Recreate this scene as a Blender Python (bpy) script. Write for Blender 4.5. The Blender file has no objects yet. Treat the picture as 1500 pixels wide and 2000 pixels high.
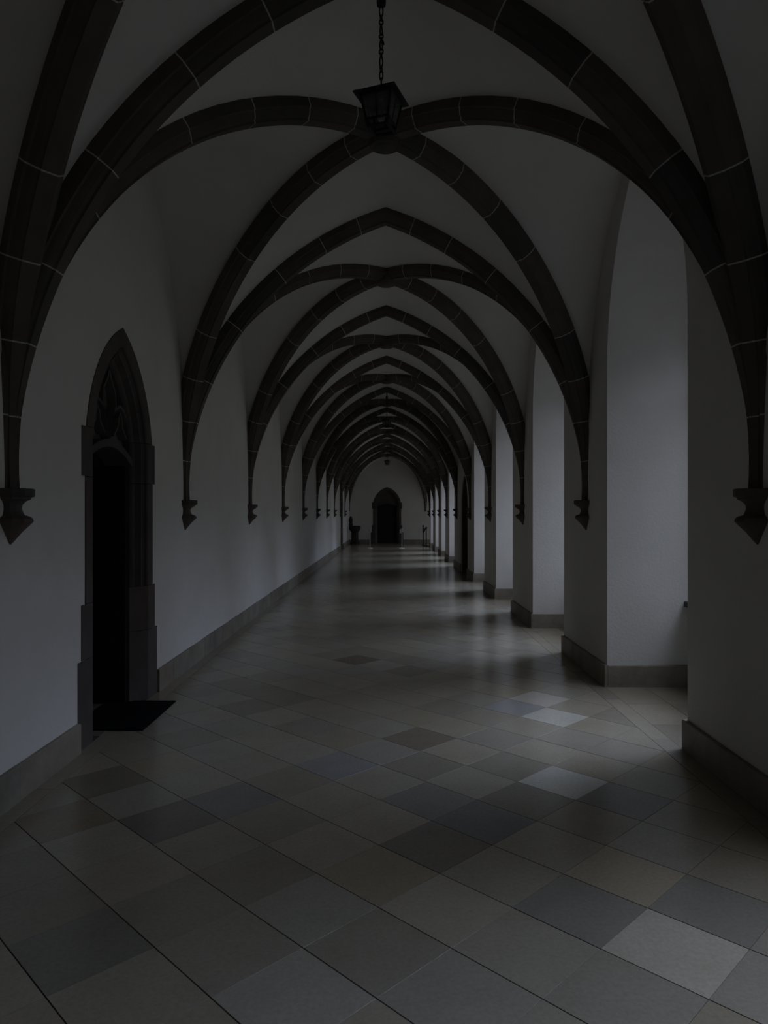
import bpy, bmesh, math, random
from mathutils import Vector

R = random.Random(7)
S = bpy.context.scene
COL = S.collection

# ------------------------------------------------------------------ camera, sky, exposure
FPX = 1400.0                      # focal length in pixels of the 1500 x 2000 frame
cd = bpy.data.cameras.new('camera')
cam = bpy.data.objects.new('camera', cd)
COL.objects.link(cam)
cam.location = (0.0, 0.0, 1.6)
cam.rotation_euler = (math.pi / 2, 0, 0)
cd.sensor_fit = 'VERTICAL'
cd.sensor_height = 36.0
cd.lens = 36.0 * FPX / 2000.0
cd.shift_x = -7.0 / 2000.0
cd.shift_y = 3.0 / 2000.0
cd.clip_start = 0.02
cd.clip_end = 300
S.camera = cam

w = bpy.data.worlds.new('overcast_sky')
S.world = w
w.use_nodes = True
# overcast sky, three times brighter at the zenith than at the horizon (the standard overcast distribution)
wt = w.node_tree
bg = wt.nodes['Background']
tc = wt.nodes.new('ShaderNodeTexCoord')
sx = wt.nodes.new('ShaderNodeSeparateXYZ')
wt.links.new(tc.outputs['Generated'], sx.inputs['Vector'])
mr = wt.nodes.new('ShaderNodeMapRange')
mr.inputs['From Min'].default_value = 0.0; mr.inputs['From Max'].default_value = 1.0
mr.inputs['To Min'].default_value = 0.3333; mr.inputs['To Max'].default_value = 1.0
wt.links.new(sx.outputs['Z'], mr.inputs['Value'])
wt.links.new(mr.outputs['Result'], bg.inputs['Strength'])
bg.inputs['Color'].default_value = (0.78, 0.885, 1.13, 1)

# the veiled sun: a broad soft glow in the clouds over the courtyard, ahead and to the right
sd = bpy.data.lights.new('veiled_sun', 'SUN')
sd.energy = 0.58
sd.angle = math.radians(42)
sd.color = (0.71, 0.87, 1.26)
so = bpy.data.objects.new('veiled_sun', sd)
COL.objects.link(so)
so.location = (12, 12, 14)
so.rotation_euler = Vector((0.70, 0.26, 0.66)).to_track_quat('Z', 'Y').to_euler()

S.view_settings.view_transform = 'Standard'
S.view_settings.look = 'None'
S.view_settings.gamma = 1.0
S.view_settings.use_curve_mapping = False
S.view_settings.exposure = 2.05
S.cycles.max_bounces = 10
S.cycles.diffuse_bounces = 7
S.cycles.glossy_bounces = 3
S.cycles.use_denoising = True
S.cycles.sample_clamp_indirect = 6.0

# ------------------------------------------------------------------ plan
AX = -0.02                        # corridor axis
XL, XR = -2.07, 2.03              # wall faces
Y0, P = 3.93, 3.39                # first visible rib line, bay length
YK = lambda k: Y0 + P * k
KFIRST, KLAST = -3, 9
YA = YK(KFIRST)                   # closing wall behind the camera
YC = YK(KLAST)                    # where the corner bay begins
YE = 38.4                         # end wall
HW = 2.05                         # half width to the wall faces
DOORBAY = 4
SP = 1.708                        # springing height

# ------------------------------------------------------------------ helpers
def tag(o, label=None, cat=None, group=None, kind=None):
    if label: o['label'] = label
    if cat: o['category'] = cat
    if group: o['group'] = group
    if kind: o['kind'] = kind
    return o

def empty(name, loc=(0, 0, 0), rz=0.0, parent=None):
    o = bpy.data.objects.new(name, None)
    o.empty_display_size = 0.1
    COL.objects.link(o)
    o.location = loc
    o.rotation_euler = (0, 0, rz)
    if parent: o.parent = parent
    return o

def mesh(name, V, F, mat, smooth=False, recalc=True, tri=False):
    me = bpy.data.meshes.new(name)
    me.from_pydata([tuple(v) for v in V], [], F)
    if recalc or tri:
        bm = bmesh.new(); bm.from_mesh(me)
        if recalc: bmesh.ops.recalc_face_normals(bm, faces=bm.faces)
        if tri: bmesh.ops.triangulate(bm, faces=[f for f in bm.faces if len(f.verts) > 4])
        bm.to_mesh(me); bm.free()
    me.materials.append(mat)
    if smooth:
        for p in me.polygons: p.use_smooth = True
    me.update()
    return me

def put(name, me, parent=None, loc=(0, 0, 0), rot=(0, 0, 0)):
    o = bpy.data.objects.new(name, me)
    COL.objects.link(o)
    o.location = loc
    o.rotation_euler = rot
    if parent: o.parent = parent
    return o

class MB:
    """collects simple solids into one mesh"""
    def __init__(self): self.V, self.F = [], []
    def add(self, V, F):
        n = len(self.V)
        self.V += [tuple(v) for v in V]
        self.F += [tuple(i + n for i in f) for f in F]
        return self
    def box(self, x0, x1, y0, y1, z0, z1, b=0.0):
        V = [(x0, y0, z0), (x1, y0, z0), (x1, y1, z0), (x0, y1, z0)]
        F = [(3, 2, 1, 0)]
        if b:
            V += [(x0, y0, z1 - b), (x1, y0, z1 - b), (x1, y1, z1 - b), (x0, y1, z1 - b)]
            V += [(x0 + b, y0 + b, z1), (x1 - b, y0 + b, z1), (x1 - b, y1 - b, z1), (x0 + b, y1 - b, z1)]
            r = 2
        else:
            V += [(x0, y0, z1), (x1, y0, z1), (x1, y1, z1), (x0, y1, z1)]
            r = 1
        for k in range(r):
            for i in range(4):
                j = (i + 1) % 4
                F.append((4 * k + i, 4 * k + j, 4 * k + 4 + j, 4 * k + 4 + i))
        F.append(tuple(4 * r + i for i in range(4)))
        return self.add(V, F)
    def rings(self, rings, cap=True, closed=True):
        n = len(rings[0]); V = [p for r in rings for p in r]; F = []
        for k in range(len(rings) - 1):
            for i in range(n if closed else n - 1):
                j = (i + 1) % n
                F.append((k * n + i, k * n + j, (k + 1) * n + j, (k + 1) * n + i))
        if cap and closed:
            F.append(tuple(reversed(range(n))))
            F.append(tuple((len(rings) - 1) * n + i for i in range(n)))
        return self.add(V, F)
    def tube(self, pts, r, n=8, closed=False):
        pts = [Vector(p) for p in pts]; rr = []
        m = len(pts)
        t0 = None
        for i, p in enumerate(pts):
            a = pts[(i - 1) % m] if (closed or i > 0) else p
            b = pts[(i + 1) % m] if (closed or i < m - 1) else p
            t = (b - a).normalized()
            ref = Vector((0, 0, 1)) if abs(t.z) < 0.9 else Vector((1, 0, 0))
            if t0 is not None: ref = t0
            u = (ref - t * ref.dot(t)).normalized()
            t0 = u
            v = t.cross(u)
            rad = r[i] if isinstance(r, (list, tuple)) else r
            rr.append([p + u * math.cos(2 * math.pi * k / n) * rad + v * math.sin(2 * math.pi * k / n) * rad for k in range(n)])
        if closed: rr.append(rr[0])
        return self.rings(rr, cap=not closed)
    def lathe(self, prof, n=16, a0=0.0, center=(0, 0), phase=0.0):
        return self.rings([[(center[0] + r * math.cos(phase + 2 * math.pi * k / n), center[1] + r * math.sin(phase + 2 * math.pi * k / n), z)
                            for k in range(n)] for r, z in prof])
    def mesh(self, name, mat, smooth=False, tri=False):
        return mesh(name, self.V, self.F, mat, smooth, True, tri)
    def put(self, name, mat, parent=None, smooth=False, loc=(0, 0, 0), tri=False):
        return put(name, self.mesh(name, mat, smooth, tri), parent, loc)

def prism(poly, fa, fb):
    """solid between two placements of one polygon"""
    n = len(poly)
    V = [fa(*p) for p in poly] + [fb(*p) for p in poly]
    F = [tuple(reversed(range(n))), tuple(range(n, 2 * n))]
    for i in range(n):
        j = (i + 1) % n
        F.append((i, j, n + j, n + i))
    return V, F

# ------------------------------------------------------------------ materials
def nodes_of(name):
    m = bpy.data.materials.new(name)
    m.use_nodes = True
    nt = m.node_tree
    return m, nt, nt.nodes['Principled BSDF']

def noise(nt, scale, detail=4, rough=0.6, vec=None):
    n = nt.nodes.new('ShaderNodeTexNoise')
    n.inputs['Scale'].default_value = scale
    n.inputs['Detail'].default_value = detail
    n.inputs['Roughness'].default_value = rough
    if vec is not None: nt.links.new(vec, n.inputs['Vector'])
    return n

def ramp(nt, src, stops):
    r = nt.nodes.new('ShaderNodeValToRGB')
    e = r.color_ramp.elements
    while len(e) < len(stops): e.new(0.5)
    for i, (p, c) in enumerate(stops):
        e[i].position = p
        e[i].color = (c[0], c[1], c[2], 1)
    nt.links.new(src, r.inputs['Fac'])
    return r

def mul(nt, a, b, fac=1.0, mode='MULTIPLY'):
    m = nt.nodes.new('ShaderNodeMix')
    m.data_type = 'RGBA'; m.blend_type = mode
    m.inputs['Factor'].default_value = fac
    nt.links.new(a, m.inputs['A']); nt.links.new(b, m.inputs['B'])
    return m.outputs['Result']

def bump(nt, bs, h, strength, dist):
    b = nt.nodes.new('ShaderNodeBump')
    b.inputs['Strength'].default_value = strength
    b.inputs['Distance'].default_value = dist
    nt.links.new(h, b.inputs['Height'])
    nt.links.new(b.outputs['Normal'], bs.inputs['Normal'])

def world_pos(nt):
    return nt.nodes.new('ShaderNodeNewGeometry').outputs['Position']

def plaster():
    m, nt, bs = nodes_of('lime_plaster')
    p = world_pos(nt)
    n1 = noise(nt, 1.3, 5, 0.6, p); n2 = noise(nt, 38, 4, 0.6, p)
    c = ramp(nt, n1.outputs['Fac'], [(0.25, (0.615, 0.59, 0.54)), (0.75, (0.69, 0.665, 0.615))])
    nt.links.new(c.outputs['Color'], bs.inputs['Base Color'])
    bs.inputs['Roughness'].default_value = 0.9
    bs.inputs['Specular IOR Level'].default_value = 0.2
    bump(nt, bs, n2.outputs['Fac'], 0.25, 0.01)
    return m

def sandstone(name, c0, c1, rnd=0.25, rough=0.85):
    m, nt, bs = nodes_of(name)
    p = world_pos(nt)
    n1 = noise(nt, 3.0, 6, 0.65, p); n2 = noise(nt, 60, 3, 0.6, p)
    c = ramp(nt, n1.outputs['Fac'], [(0.3, c0), (0.7, c1)])
    oi = nt.nodes.new('ShaderNodeObjectInfo')
    v = ramp(nt, oi.outputs['Random'], [(0.0, (1 - rnd, 1 - rnd, 1 - rnd * 0.9)), (0.45, (1, 1, 1)), (0.75, (1.0 + rnd * .4, 1 - rnd * .1, 1 - rnd * .2)), (1.0, (1 + rnd * .5, 1 + rnd * .5, 1 + rnd * .35))])
    out = mul(nt, c.outputs['Color'], v.outputs['Color'])
    nt.links.new(out, bs.inputs['Base Color'])
    bs.inputs['Roughness'].default_value = rough
    bs.inputs['Specular IOR Level'].default_value = 0.25
    bump(nt, bs, n2.outputs['Fac'], 0.3, 0.006)
    return m

def flat(name, col, rough=0.7, metal=0.0, spec=0.4, var=0.15, scale=20):
    m, nt, bs = nodes_of(name)
    n1 = noise(nt, scale, 4, 0.6, world_pos(nt))
    a = tuple(x * (1 - var) for x in col); b = tuple(x * (1 + var) for x in col)
    c = ramp(nt, n1.outputs['Fac'], [(0.3, a), (0.7, b)])
    nt.links.new(c.outputs['Color'], bs.inputs['Base Color'])
    bs.inputs['Roughness'].default_value = rough
    bs.inputs['Metallic'].default_value = metal
    bs.inputs['Specular IOR Level'].default_value = spec
    return m

def limestone(name, attr):
    """polished floor stone; the colour of each tile comes from its object, or from the attribute 'tint' where tiles are joined"""
    m, nt, bs = nodes_of(name)
    p = world_pos(nt)
    if attr:
        a = nt.nodes.new('ShaderNodeAttribute'); a.attribute_name = 'tint'; base = a.outputs['Color']
    else:
        base = nt.nodes.new('ShaderNodeObjectInfo').outputs['Color']
    n1 = noise(nt, 4.5, 6, 0.65, p); n2 = noise(nt, 55, 5, 0.7, p); n3 = noise(nt, 1.7, 3, 0.5, p)
    c1 = ramp(nt, n1.outputs['Fac'], [(0.28, (0.92, 0.905, 0.89)), (0.55, (1, 1, 1)), (0.8, (1.04, 1.03, 1.01))])
    c2 = ramp(nt, n2.outputs['Fac'], [(0.3, (0.86, 0.85, 0.83)), (0.6, (1.03, 1.03, 1.03))])
    out = mul(nt, mul(nt, base, c1.outputs['Color']), c2.outputs['Color'])
    nt.links.new(out, bs.inputs['Base Color'])
    bs.inputs['Roughness'].default_value = 0.21
    bs.inputs['Specular IOR Level'].default_value = 0.5
    bump(nt, bs, n3.outputs['Fac'], 0.04, 0.015)
    return m

def glass():
    m, nt, bs = nodes_of('dusty_lantern_glass')
    n1 = noise(nt, 25, 3, 0.6, world_pos(nt))
    c = ramp(nt, n1.outputs['Fac'], [(0.3, (0.52, 0.52, 0.50)), (0.7, (0.66, 0.66, 0.64))])
    nt.links.new(c.outputs['Color'], bs.inputs['Base Color'])
    bs.inputs['Roughness'].default_value = 0.25
    bs.inputs['Transmission Weight'].default_value = 0.9
    bs.inputs['IOR'].default_value = 1.1
    return m

M_WALL = plaster()
M_RIB = sandstone('dark_sandstone', (0.078, 0.067, 0.058), (0.114, 0.100, 0.088))
M_PORTAL = sandstone('portal_sandstone', (0.072, 0.061, 0.055), (0.105, 0.091, 0.083), 0.15)
M_MORTAR = flat('pale_mortar', (0.46, 0.45, 0.42), 0.95, var=0.1)
M_BASE = sandstone('skirting_limestone', (0.165, 0.148, 0.115), (0.30, 0.272, 0.222), 0.16, 0.55)
M_TILE = limestone('limestone_tile', False)
M_TILEFIELD = limestone('limestone_tile_field', True)
M_GROUT = flat('floor_grout', (0.05, 0.045, 0.04), 0.95)
M_IRON = flat('black_iron', (0.012, 0.012, 0.013), 0.6, 0.3)
M_GLASS = glass()
M_BULB = flat('unlit_bulb', (0.25, 0.25, 0.24), 0.4)
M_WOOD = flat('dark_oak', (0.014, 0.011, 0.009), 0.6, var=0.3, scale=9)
M_MAT = flat('black_coir', (0.008, 0.008, 0.009), 1.0, spec=0.05, var=0.4, scale=180)
M_SILL = flat('slate_sill', (0.05, 0.05, 0.055), 0.6)
M_TRACERY = sandstone('tracery_stone', (0.20, 0.18, 0.15), (0.30, 0.27, 0.23), 0.1)
M_STEEL = flat('pale_grey_paint', (0.62, 0.62, 0.60), 0.5)
M_DARKPOST = flat('dark_post_paint', (0.03, 0.03, 0.03), 0.6)
M_PAPER = flat('white_card', (0.75, 0.75, 0.73), 0.8, var=0.03)
M_FONT = sandstone('dark_carved_stone', (0.030, 0.027, 0.024), (0.05, 0.045, 0.04), 0.1)
M_LAWN = flat('invented_lawn', (0.15, 0.16, 0.09), 1.0, spec=0.1, var=0.35, scale=6)  # ground of the invented courtyard
M_FACADE = flat('added_wing_facade', (0.46, 0.43, 0.38), 0.95)  # facade of the added opposite wing
M_CHURCH = flat('added_church_grey', (0.22, 0.21, 0.19), 0.95)  # added church, toned dark to dim the near windows
M_ROOF = flat('roof_slate', (0.10, 0.085, 0.075), 0.9)

# ------------------------------------------------------------------ rib and vault curves
TC, TR = 0.98, 3.013              # transverse arch: centre beyond the axis, radius
DR, DZ = 2.62, 1.893              # diagonal: radius, centre height
DEPTH = 0.125                     # how far ribs stand out of the web

def t_curve(off, n):
    """half transverse arch from the springing to the crown: (distance from axis, z)"""
    r = TR + off
    a1 = math.acos(TC / r)
    return [(r * math.cos(a1 * i / n) - TC, SP + r * math.sin(a1 * i / n)) for i in range(n + 1)]

def d_curve(off, n):
    """half diagonal from springing to boss: (distance from boss in plan, z)"""
    r = DR + off
    a0 = math.asin((SP - DZ) / r)
    return [(r * math.cos(a0 + (math.pi / 2 - a0) * i / n), DZ + r * math.sin(a0 + (math.pi / 2 - a0) * i / n)) for i in range(n + 1)]

def w_curve(half, n):
    """wall arch from the corner to the crown: (distance from bay centre, z), stilted"""
    z1, b = 2.1, 2.57
    pts = [(half, SP), (half, 1.9)]
    for i in range(33):
        a = math.pi / 2 * i / 32
        pts.append((half * math.cos(a), z1 + b * math.sin(a)))
    L = [0]
    for i in range(1, len(pts)):
        L.append(L[-1] + math.hypot(pts[i][0] - pts[i - 1][0], pts[i][1] - pts[i - 1][1]))
    out = []
    for i in range(n + 1):
        t = L[-1] * i / n; j = 1
        while j < len(L) - 1 and L[j] < t: j += 1
        f = (t - L[j - 1]) / max(1e-9, L[j] - L[j - 1])
        out.append((pts[j - 1][0] + f * (pts[j][0] - pts[j - 1][0]), pts[j - 1][1] + f * (pts[j][1] - pts[j - 1][1])))
    return out

# ------------------------------------------------------------------ ceiling: vault webs
def build_ceiling():
    V, F = [], []
    N, Mx = 28, 10
    def patch(A, B):
        base = len(V)
        for i in range(N + 1):
            for j in range(Mx + 1):
                f = j / Mx
                V.append(tuple(A[i][c] * (1 - f) + B[i][c] * f for c in range(3)))
        for i in range(N):
            for j in range(Mx):
                q = base + i * (Mx + 1) + j
                F.append((q, q + 1, q + Mx + 2, q + Mx + 1))
    def bay(ya, yb, open_right=False):
        half = (yb - ya) / 2; yc = (ya + yb) / 2
        dl = math.hypot(HW, half)
        k = dl / math.hypot(HW, P / 2)
        T = t_curve(DEPTH, N); D = d_curve(DEPTH, N); W = w_curve(half, N)
        for sx in (-1, 1):
            for sy in (-1, 1):
                tp = [(AX + sx * d, yc + sy * half, z) for d, z in T]
                dp = [(AX + sx * d * k * HW / dl, yc + sy * d * k * half / dl, z) for d, z in D]
                if open_right and sx > 0:
                    s = half / HW
                    wp = [(AX + sx * HW, yc + sy * d * s, z) for d, z in T]
                else:
                    wp = [(AX + sx * (HW + 0.015), yc + sy * d, z) for d, z in W]
                patch(tp, dp)
                patch(dp, wp)
    for k in range(KFIRST, KLAST):
        bay(YK(k), YK(k + 1))
    bay(YC, YE, True)
    # barrel over the side walk beyond the corner
    T = t_curve(DEPTH, N); s = (YE - YC) / 2 / HW; yc = (YC + YE) / 2
    for sy in (-1, 1):
        patch([(XR, yc + sy * d * s, z) for d, z in T], [(9.0, yc + sy * d * s, z) for d, z in T])
    me = mesh('ceiling', V, F, M_WALL, smooth=True, recalc=False)
    mids = [(YK(k) + YK(k + 1)) / 2 for k in range(KFIRST, KLAST)] + [(YC + YE) / 2]
    bm = bmesh.new(); bm.from_mesh(me)
    ridge = [v for v in bm.verts if abs(v.co.x - AX) < 1e-3 or any(abs(v.co.y - m) < 1e-3 for m in mids)]
    bmesh.ops.remove_doubles(bm, verts=ridge, dist=1e-3)
    bmesh.ops.recalc_face_normals(bm, faces=bm.faces)
    bm.to_mesh(me); bm.free()
    for p in me.polygons: p.use_smooth = True
    o = put('ceiling', me)
    tag(o, 'pale plastered rib vault webs over the corridor', kind='structure')
    o2 = MB().box(XL - 1.0, XR + 1.25, YA - 0.6, YE + 0.8, 4.95, 5.15).box(XR + 1.25, 9.6, YC - 0.7, YE + 0.8, 4.95, 5.15)  # unseen slab, added to stop sky light leaking past the webs
    c = o2.put('light_block_slab', M_ROOF, o)
build_ceiling()

# ------------------------------------------------------------------ walls
def pointed(half, zs, r, n=10):
    """right half from the springing up to the apex: (u, z)"""
    c = half - r
    a = math.acos(-c / r)
    return [(c + r * math.cos(a * i / n), zs + r * math.sin(a * i / n)) for i in range(n + 1)]

def arch_hole(c, half, zs, r, n=10):
    h = pointed(half, zs, r, n)
    return [(c - half, 0)] + [(c - u, z) for u, z in h] + [(c + u, z) for u, z in reversed(h[:-1])] + [(c + half, 0)]

def wall(name, ua, ub, holes, fa, fb, H=4.97):
    poly = [(ua, 0)]
    for h in holes: poly += h
    poly += [(ub, 0), (ub, H), (ua, H)]
    poly = [(u, z - 0.12 if z == 0 else z) for u, z in poly]
    V, F = prism(poly, fa, fb)
    return put(name, mesh(name, V, F, M_WALL, tri=True))

OPEN_HALF, OPEN_OFF = 0.89, 1.81
LWALL = 0.70
left_doors = [5.6, 32.3]
DOORR = 19.0
wl = wall('wall_left', YA, YE, [arch_hole(c, 0.70, 2.0, 1.137) for c in left_doors],
          lambda u, z: (XL, u, z), lambda u, z: (XL - LWALL, u, z))
tag(wl, 'long white plaster wall on the left of the corridor', kind='structure')
rh = []
for k in range(KFIRST, KLAST):
    if k == DOORBAY: rh.append(arch_hole(DOORR, 0.80, 1.75, 0.86))
    else: rh.append(arch_hole(YK(k) + OPEN_OFF, OPEN_HALF, 2.95, 2.0))
RWALL = 1.0
wr = wall('wall_right', YA, YC, rh, lambda u, z: (XR, u, z), lambda u, z: (XR + RWALL, u, z))
tag(wr, 'white plaster piers and tall window recesses on the right', kind='structure')
END_X, END_HALF = -0.03, 0.76
we = wall('wall_end', XL - LWALL, 9.0, [arch_hole(END_X, END_HALF, 2.0, 1.06)],
          lambda u, z: (u, YE, z), lambda u, z: (u, YE + 0.7, z))
tag(we, 'white end wall closing the corridor behind the far door', kind='structure')
wb = wall('wall_back', XL - LWALL, XR + RWALL, [], lambda u, z: (u, YA, z), lambda u, z: (u, YA - 0.5, z))
tag(wb, 'plain white wall behind the viewer', kind='structure')
ws = wall('wall_walk', XR + RWALL, 9.0, [arch_hole(4.42, 1.30, 3.0, 1.9), arch_hole(7.5, 1.30, 3.0, 1.9)],
          lambda u, z: (u, YC, z), lambda u, z: (u, YC - 0.40, z))  # wide openings in a thin wall, shaped to brighten the end wall
tag(ws, 'white courtyard wall of the side walk round the far corner', kind='structure')
wq = wall('wall_side', YC - 0.9, YE + 0.7, [arch_hole(36.4, 1.2, 2.6, 1.8)], lambda u, z: (9.0, u, z), lambda u, z: (9.4, u, z))  # unseen opening, added to send more daylight onto the end wall
tag(wq, 'white wall at the end of the side walk', kind='structure')
# ------------------------------------------------------------------ windows of the right wall
SILLX = XR + 0.72
def bar_path(mb, pts, x0, x1, hw):
    """a stone bar along a path in the wall plane, pts = (y, z)"""
    m = len(pts); rr = []
    for i in range(m):
        a = pts[max(0, i - 1)]; b = pts[min(m - 1, i + 1)]
        t = Vector((b[0] - a[0], b[1] - a[1])).normalized(); n = Vector((-t.y, t.x))
        y, z = pts[i]
        rr.append([(x0, y + n.x * hw, z + n.y * hw), (x1 - 0.03, y + n.x * hw, z + n.y * hw), (x1, y + n.x * hw * .4, z + n.y * hw * .4),
                   (x1, y - n.x * hw * .4, z - n.y * hw * .4), (x1 - 0.03, y - n.x * hw, z - n.y * hw), (x0, y - n.x * hw, z - n.y * hw)])
    mb.rings(rr)

def window_parts():
    """meshes of one window, local origin on the wall face at the middle of the recess"""
    out = []
    h = OPEN_HALF
    out.append(('parapet', MB().box(0.75, 0.99, -h, h, -0.02, 0.74).mesh('parapet', M_WALL)))
    out.append(('sill', MB().box(0.71, 1.10, -h, h, 0.74, 0.79, 0.008).mesh('sill', M_SILL)))
    # masonry head that narrows the recess to the window
    ha = pointed(h, 2.95, 2.0, 12); hb = pointed(0.82, 2.68, 1.40, 12)
    poly = [(-h, 0.79), (-h, 2.95)] + [(-u, z) for u, z in ha[1:]] + [(u, z) for u, z in reversed(ha[:-1])] + [(h, 0.79)]
    poly += [(0.82, 0.79)] + [(u, z) for u, z in hb] + [(-u, z) for u, z in reversed(hb[:-1])] + [(-0.82, 0.79)]
    V, F = prism(poly, lambda y, z: (0.84, y, z), lambda y, z: (0.995, y, z))
    out.append(('window_head', mesh('window_head', V, F, M_WALL, tri=True)))
    f = MB(); fr = pointed(0.795, 2.68, 1.37, 12)  # frame, mullion and tracery are invented, out of the camera's sight
    bar_path(f, [(0.795, 0.79)] + fr + [(-u, z) for u, z in reversed(fr[:-1])] + [(-0.795, 0.79)], 0.86, 0.98, 0.03)
    out.append(('window_frame', f.mesh('window_frame', M_TRACERY)))
    mu = MB(); bar_path(mu, [(0, 0.79), (0, 1.6), (0, 2.80)], 0.87, 0.97, 0.04)
    out.append(('mullion', mu.mesh('mullion', M_TRACERY)))
    for s in (-1, 1):
        t = MB(); q = pointed(0.375, 2.60, 0.55, 8)
        bar_path(t, [(s * 0.395 + u, z) for u, z in q] + [(s * 0.395 - u, z) for u, z in reversed(q[:-1])], 0.88, 0.96, 0.03)
        out.append(('lancet', t.mesh('lancet', M_TRACERY)))
    c = MB(); pts = [(0.27 * math.cos(2 * math.pi * i / 20), 3.30 + 0.27 * math.sin(2 * math.pi * i / 20)) for i in range(21)]
    bar_path(c, pts, 0.88, 0.96, 0.03)
    out.append(('tracery_ring', c.mesh('tracery_ring', M_TRACERY)))
    return out
WP = window_parts()
wn = 0
for k in range(KFIRST, KLAST):
    if k == DOORBAY: continue
    wn += 1
    o = empty('window_%d' % wn, (XR, YK(k) + OPEN_OFF, 0))
    tag(o, 'window with invented stone tracery, parapet and dark sill in a deep recess', kind='structure')
    for nm, me in WP: put(nm, me, o)
    # daylight portal of this window (guides the sampling of the sky, gives no light of its own)
    ld = bpy.data.lights.new('sky_portal', 'AREA'); ld.shape = 'RECTANGLE'; ld.size = 2.7; ld.size_y = 1.7
    ld.cycles.is_portal = True
    lo = bpy.data.objects.new('sky_portal', ld); COL.objects.link(lo)
    lo.location = (XR + 1.12, YK(k) + OPEN_OFF, 2.05)
    lo.rotation_euler = (0, math.pi / 2, 0)
ld = bpy.data.lights.new('sky_portal', 'AREA'); ld.shape = 'RECTANGLE'; ld.size = 5.8; ld.size_y = 4.6
ld.cycles.is_portal = True
lo = bpy.data.objects.new('sky_portal', ld); COL.objects.link(lo)
lo.location = (5.9, YC - 0.45, 2.2); lo.rotation_euler = (math.pi / 2, 0, 0)

ld = bpy.data.lights.new('sky_portal', 'AREA'); ld.shape = 'RECTANGLE'; ld.size = 4.2; ld.size_y = 2.5
ld.cycles.is_portal = True
lo = bpy.data.objects.new('sky_portal', ld); COL.objects.link(lo)
lo.location = (9.45, 36.4, 2.1); lo.rotation_euler = (0, math.pi / 2, 0)

# ------------------------------------------------------------------ courtyard outside: unseen, invented to shape the daylight
cg = MB().box(XR + RWALL, 30, -20, YC - 0.9, -0.3, -0.12).put('ground', M_LAWN)
tag(cg, 'invented green courtyard lawn outside the windows', kind='structure')
ow = MB().box(18, 18.6, -5, YC - 0.9, -0.3, 7.6).put('wall_added_wing', M_FACADE)  # added wing, unseen; its height cuts low daylight
tag(ow, 'added opposite wing, unseen, cutting low daylight across the courtyard', kind='structure')
orf = MB().add([(17.6, -5, 7.6), (22, -5, 10.6), (22, -5, 7.6), (17.6, YC - .9, 7.6), (22, YC - .9, 10.6), (22, YC - .9, 7.6)],
               [(0, 1, 2), (3, 5, 4), (0, 3, 4, 1), (1, 4, 5, 2), (0, 2, 5, 3)]).put('roof', M_ROOF, ow)  # roof of the added wing

# a taller church, unseen, added to dim the near windows
ch = MB().box(XR + RWALL + 0.2, 24, -16, -5.0, -0.3, 12.0).put('wall_added_church', M_CHURCH)
tag(ch, 'added tall church wall, unseen, dimming the near windows', kind='structure')
MB().box(9.0, 24, -5.0, 1.0, -0.3, 10.5).put('added_chapel', M_CHURCH, ch)  # added block, unseen, holding daylight off the near windows
MB().add([(3.0, -17, 12), (25, -17, 12), (25, -4.6, 12), (3.0, -4.6, 12), (3.0, -10.5, 17), (25, -10.5, 17)],
         [(0, 1, 5, 4), (3, 4, 5, 2), (0, 4, 3), (1, 2, 5), (0, 3, 2, 1)]).put('roof', M_ROOF, ch)  # roof of the added church

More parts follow.
